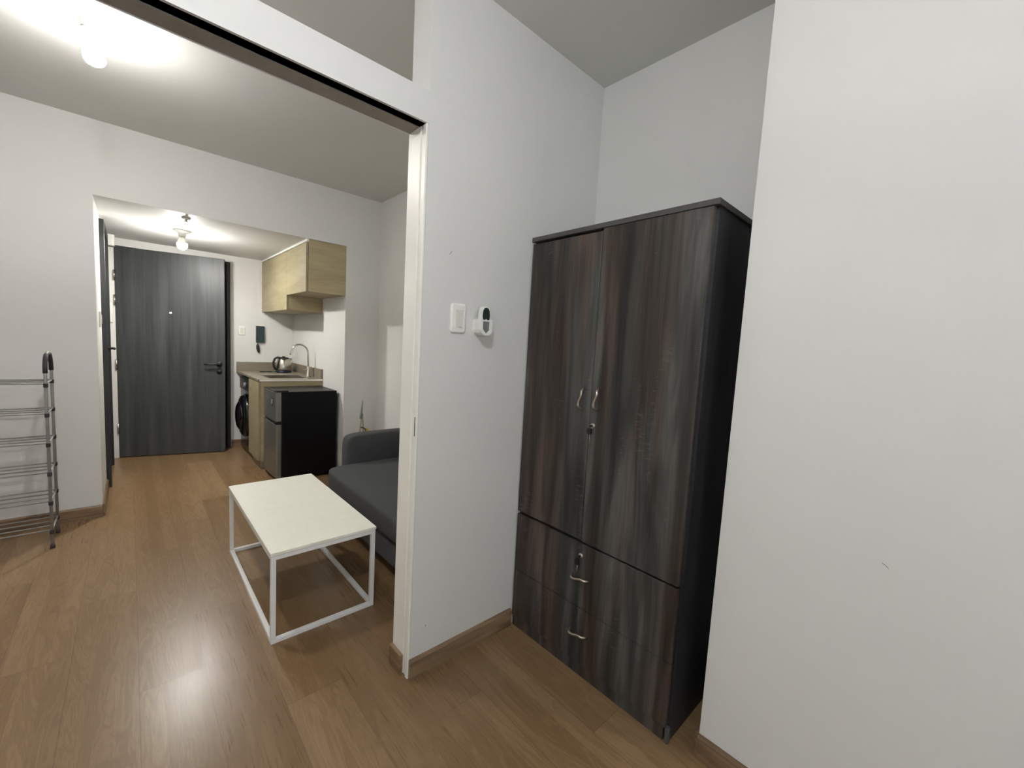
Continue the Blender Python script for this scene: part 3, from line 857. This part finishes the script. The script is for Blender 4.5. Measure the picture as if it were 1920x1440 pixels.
# washing machine
WMX, WY_0, WY_1 = 0.935, 5.045, 5.630
t = thing('washing_machine', 'black front-loading washing machine below the counter beside entrance door', 'washing machine', (1.2, 5.34, 0))
b = B(); box(b, WMX, XKR - 0.03, WY_0, WY_1, 0.015, 0.835, 0.012, 3); obj('body', b, M['wm'], t)
b = B(); lathe(b, [(0, 0), (0.235, 0), (0.235, 0.022), (0.215, 0.045), (0.180, 0.055), (0.165, 0.052), (0, 0.052)], (WMX, 5.335, 0.42), 'X', 48); wd = obj('door', b, M['wm'], t)
b = B(); lathe(b, [(0, 0.050), (0.160, 0.050), (0.150, 0.072), (0.110, 0.088), (0.050, 0.094), (0, 0.095)], (WMX, 5.335, 0.42), 'X', 40); obj('door_glass', b, M['wmglass'], wd, label='bulging smoked glass')
b = B(); box(b, WMX - 0.012, WMX, WY_0 + 0.02, WY_1 - 0.02, 0.700, 0.825, 0.006, 2); obj('control_panel', b, M['blackp'], t)
b = B(); lathe(b, [(0, 0.012), (0.030, 0.012), (0.027, 0.035), (0, 0.037)], (WMX, 5.27, 0.765), 'X', 28); obj('dial', b, M['greyp'], t, label='grey round dial')
for yy in (WY_0 + 0.06, WY_1 - 0.06):
    for xx in (WMX + 0.06, XKR - 0.09):
        b = B(); lathe(b, [(0, 0), (0.020, 0), (0.018, 0.018), (0, 0.018)], (xx, yy, 0), 'Z', 16); obj('foot', b, M['blackp'], t)

# refrigerator
FX, FX1, FY0, FY1, FH = 0.936, 1.468, 4.075, 4.540, 0.824
t = thing('refrigerator', 'small two-door fridge with black body and silver doors', 'refrigerator', (1.2, 4.3, 0))
b = B(); box(b, FX + 0.050, FX1, FY0, FY1, 0.020, FH, 0.006, 2); obj('body', b, M['fridge_side'], t)
def fdoor(z0, z1):
    b = B()
    # gently bowed door front: profile in x,y extruded in z
    pr = [(FX + 0.048, FY0 + 0.002), (FX + 0.022, FY0 + 0.002), (FX + 0.008, FY0 + 0.012)]
    for k in range(9):
        s = k / 8
        pr.append((FX - 0.008 * math.sin(PI * s) + 0.004, FY0 + 0.030 + (FY1 - FY0 - 0.060) * s))
    pr += [(FX + 0.008, FY1 - 0.012), (FX + 0.022, FY1 - 0.002), (FX + 0.048, FY1 - 0.002)]
    prism(b, pr, 'Z', z0, z1)
    return obj('door', b, M['fridge_door'], t)
ud = fdoor(0.560, FH - 0.006)
ld = fdoor(0.045, 0.528)
b = B(); box(b, FX + 0.020, FX + 0.050, FY0 + 0.004, FY1 - 0.004, 0.529, 0.559); obj('grip_recess', b, M['blackp'], t, label='black recessed grip between the doors')
b = B(); prism(b, [(FY0 + 0.002, 0.532), (FY0 + 0.10, 0.556), (FY0 + 0.002, 0.558)], 'X', FX + 0.002, FX + 0.020); obj('grip', b, M['blackp'], t)
b = B(); box(b, FX + 0.012, FX + 0.110, FY0 + 0.004, FY0 + 0.060, FH - 0.004, FH + 0.014, 0.004, 2); obj('hinge_cover', b, M['blackp'], t)
b = B(); box(b, FX + 0.006, FX + 0.050, FY0 + 0.060, FY1 - 0.004, FH - 0.006, FH + 0.002, 0.002, 1); obj('door_cap', b, M['blackp'], ud)
b = B(); box(b, FX - 0.0035, FX - 0.001, FY0 + 0.082, FY0 + 0.125, 0.690, 0.760, 0.0008, 1)
stk = obj('sticker', b, M['label_dark'], ud, label='small dark rectangular energy sticker')
b = B(); box(b, FX - 0.0042, FX - 0.0030, FY0 + 0.093, FY0 + 0.114, 0.708, 0.752); obj('sticker_panel', b, M['ivory'], stk)
b = B(); prism(b, rrect(0.045, 0.020, 0.0095, 5, FY0 + 0.270, 0.752), 'X', FX - 0.0058, FX - 0.0035); obj('badge', b, M['greyp'], ud, label='small grey oval badge')
for yy in (FY0 + 0.04, FY1 - 0.04):
    for xx in (FX + 0.08, FX1 - 0.05):
        b = B(); lathe(b, [(0, 0), (0.016, 0), (0.016, 0.022), (0, 0.022)], (xx, yy, 0), 'Z', 14); obj('foot', b, M['blackp'], t)

# ------------------------------------------------------------------ sofa
def cushion(x0, x1, y0, y1, z0, z1, r=0.05, puff=0.012):
    b = B()
    bmesh.ops.create_cube(b, size=1.0)
    for v in b.verts:
        v.co = Vector(((x0 + x1) / 2 + v.co.x * (x1 - x0), (y0 + y1) / 2 + v.co.y * (y1 - y0), (z0 + z1) / 2 + v.co.z * (z1 - z0)))
    bmesh.ops.subdivide_edges(b, edges=b.edges[:], cuts=5, use_grid_fill=True)
    c = Vector(((x0 + x1) / 2, (y0 + y1) / 2, (z0 + z1) / 2)); h = Vector(((x1 - x0) / 2, (y1 - y0) / 2, (z1 - z0) / 2))
    for v in b.verts:
        d = v.co - c
        # round the corners: clamp into the inset box and push out by r
        inn = Vector([max(-(h[i] - r), min(h[i] - r, d[i])) for i in range(3)])
        e = d - inn
        if e.length > 1e-6: d = inn + e.normalized() * r
        u = (d.x / h.x, d.y / h.y)
        if d.z > h.z * 0.6: d.z += puff * (1 - u[0] ** 2) * (1 - u[1] ** 2)
        v.co = c + d
    for f in b.faces: f.smooth = True
    return b
t = thing('sofa', 'charcoal grey fabric sofa behind the partition with rounded arm', 'sofa', (1.45, 2.4, 0))
def soft(name, b, label=None):
    o = obj(name, b, M['fabric'], t)
    s = o.modifiers.new('smooth', 'SUBSURF'); s.levels = 2; s.render_levels = 2
    if label: o['label'] = label
    return o
soft('seat', cushion(1.015, 1.80, 1.62, 3.085, 0.235, 0.405, 0.045, 0.012))
soft('base', cushion(1.040, 1.79, 1.64, 3.07, 0.075, 0.250, 0.02, 0.0))
soft('armrest', cushion(1.195, 1.80, 3.075, 3.225, 0.16, 0.600, 0.04, 0.004))
soft('armrest', cushion(1.195, 1.80, 1.50, 1.64, 0.16, 0.600, 0.04, 0.004))
soft('backrest', cushion(1.69, 1.815, 1.64, 3.075, 0.30, 0.64, 0.045, 0.0))
for xx in (1.12, 1.74):
    for yy in (1.70, 3.0):
        b = B(); lathe(b, [(0, 0), (0.016, 0), (0.022, 0.078), (0, 0.078)], (xx, yy, 0), 'Z', 14); obj('leg', b, M['blackp'], t)

# ------------------------------------------------------------------ coffee table
TX0, TX1, TY0, TY1, TH = 0.419, 0.886, 1.891, 2.904, 0.413
t = thing('coffee_table', 'white coffee table with a thin metal cube frame, in front of sofa', 'table', ((TX0 + TX1) / 2, (TY0 + TY1) / 2, 0))
s = 0.020
b = B(); box(b, TX0, TX1, TY0, TY1, TH - 0.014, TH, 0.0012, 1); obj('tabletop', b, M['tabletop'], t)
i0, i1, j0, j1 = TX0 + 0.003, TX1 - 0.003, TY0 + 0.003, TY1 - 0.003
b = B()
zt1, zt0 = TH - 0.015, TH - 0.015 - s
box(b, i0, i1, j0, j0 + s, zt0, zt1, 0.0015, 1); box(b, i0, i1, j1 - s, j1, zt0, zt1, 0.0015, 1)
box(b, i0, i0 + s, j0 + s, j1 - s, zt0, zt1, 0.0015, 1); box(b, i1 - s, i1, j0 + s, j1 - s, zt0, zt1, 0.0015, 1)
obj('top_frame', b, M['tableleg'], t)
b = B()
box(b, i0, i1, j0, j0 + s, 0.0, s, 0.0015, 1); box(b, i0, i1, j1 - s, j1, 0.0, s, 0.0015, 1)
box(b, i0, i0 + s, j0 + s, j1 - s, 0.0, s, 0.0015, 1); box(b, i1 - s, i1, j0 + s, j1 - s, 0.0, s, 0.0015, 1)
obj('floor_frame', b, M['tableleg'], t)
for xx in (i0, i1 - s):
    for yy in (j0, j1 - s):
        b = B(); box(b, xx, xx + s, yy, yy + s, s, zt0, 0.0015, 1); obj('leg', b, M['tableleg'], t)

# ------------------------------------------------------------------ shoe rack
t = thing('shoe_rack', 'six-tier grey metal shoe rack standing against the far wall', 'shoe rack', (-0.8, 3.66, 0))
RX1, RX0, RY0, RY1 = -0.360, -1.20, 3.54, 3.79
tiers = (0.980, 0.806, 0.632, 0.458, 0.284, 0.110)
for x, sgn in ((RX1, 1), (RX0, -1)):
    b = B()
    pts = [(x, RY0, 0.018), (x, RY0, 1.04)]
    for k in range(1, 12):
        a = PI * k / 12
        pts.append((x, (RY0 + RY1) / 2 - (RY1 - RY0) / 2 * math.cos(a), 1.04 + 0.115 * math.sin(a) ** 0.8))
    pts += [(x, RY1, 1.04), (x, RY1, 0.018)]
    tube(b, pts, 0.0075, 10)
    fr = obj('side_frame', b, M['rackmetal'], t)
    for part in (pts[1:6], pts[-6:-1]):
        b = B(); tube(b, part, 0.0105, 10); obj('grip_sleeve', b, M['rackdark'], fr, label='dark foam sleeve')
    for yy in (RY0, RY1):
        b = B(); lathe(b, [(0, 0), (0.011, 0), (0.010, 0.022), (0, 0.022)], (x, yy, 0), 'Z', 14); obj('foot', b, M['rackdark'], fr)
for z in tiers:
    b = B()
    for k in range(4):
        yy = RY0 + (RY1 - RY0) * (0.02 + 0.32 * k)
        tube(b, [(RX0, yy, z), (RX1, yy, z)], 0.0042, 8)
    sh = obj('shelf', b, M['rackmetal'], t)
    for x in (RX0, RX1):
        b = B(); tube(b, [(x, RY0, z), (x, RY1, z)], 0.005, 8); obj('end_bar', b, M['rackmetal'], sh)
        for yy in (RY0, RY1):
            b = B(); box(b, x - 0.0095, x + 0.0095, yy - 0.010, yy + 0.009, z - 0.022, z + 0.002, 0.004, 2); obj('clip', b, M['rackdark'], sh, label='dark plastic clip')

# ------------------------------------------------------------------ mop things in the corner
t = thing('folding_stick_stand', 'pale stick stand with blue-grey tip leaning in corner behind the sofa', 'stick', (1.62, 3.88, 0))
b = B(); tube(b, [(1.560, 3.84, 0.0), (1.604, 3.85, 0.44), (1.626, 3.86, 0.62)], 0.008, 10); obj('stick', b, M['beige'], t)
b = B(); tube(b, [(1.655, 3.86, 0.0), (1.648, 3.86, 0.45), (1.634, 3.86, 0.62)], 0.007, 10); obj('stick', b, M['beige'], t)
b = B(); tube(b, [(1.615, 3.855, 0.575), (1.626, 3.86, 0.66), (1.634, 3.86, 0.752)], [0.010, 0.009, 0.004], 10); obj('tip', b, M['bluegrey'], t, label='blue-grey pointed tip')
b = B(); tube(b, [(1.606, 3.852, 0.490), (1.640, 3.852, 0.485), (1.660, 3.85, 0.470), (1.668, 3.85, 0.44)], 0.006, 8); obj('hook', b, M['blackp'], t, label='black hook')
b = B(); box(b, 1.664, 1.690, 3.840, 3.862, 0.440, 0.475, 0.006, 2); obj('clip', b, M['yellow'], t, label='yellow clip')

# ------------------------------------------------------------------ small scuffs on the walls
wp = bpy.data.objects['wall_partition']; wr = bpy.data.objects['wall_right']
b = B(); tube(b, [(0.903, YS - 0.0004, 1.676), (0.908, YS - 0.0004, 1.684), (0.915, YS - 0.0004, 1.690)], 0.0008, 6); obj('scuff', b, M['dust'], wp)
b = B(); tube(b, [(0.858, YS - 0.0004, 0.194), (0.862, YS - 0.0004, 0.199)], 0.0016, 6); obj('scuff', b, M['dust'], wp)
b = B(); tube(b, [(XR - 0.0004, 0.090, 0.848), (XR - 0.0004, 0.082, 0.845), (XR - 0.0004, 0.076, 0.839)], 0.0007, 6); obj('scuff', b, M['dust'], wr)
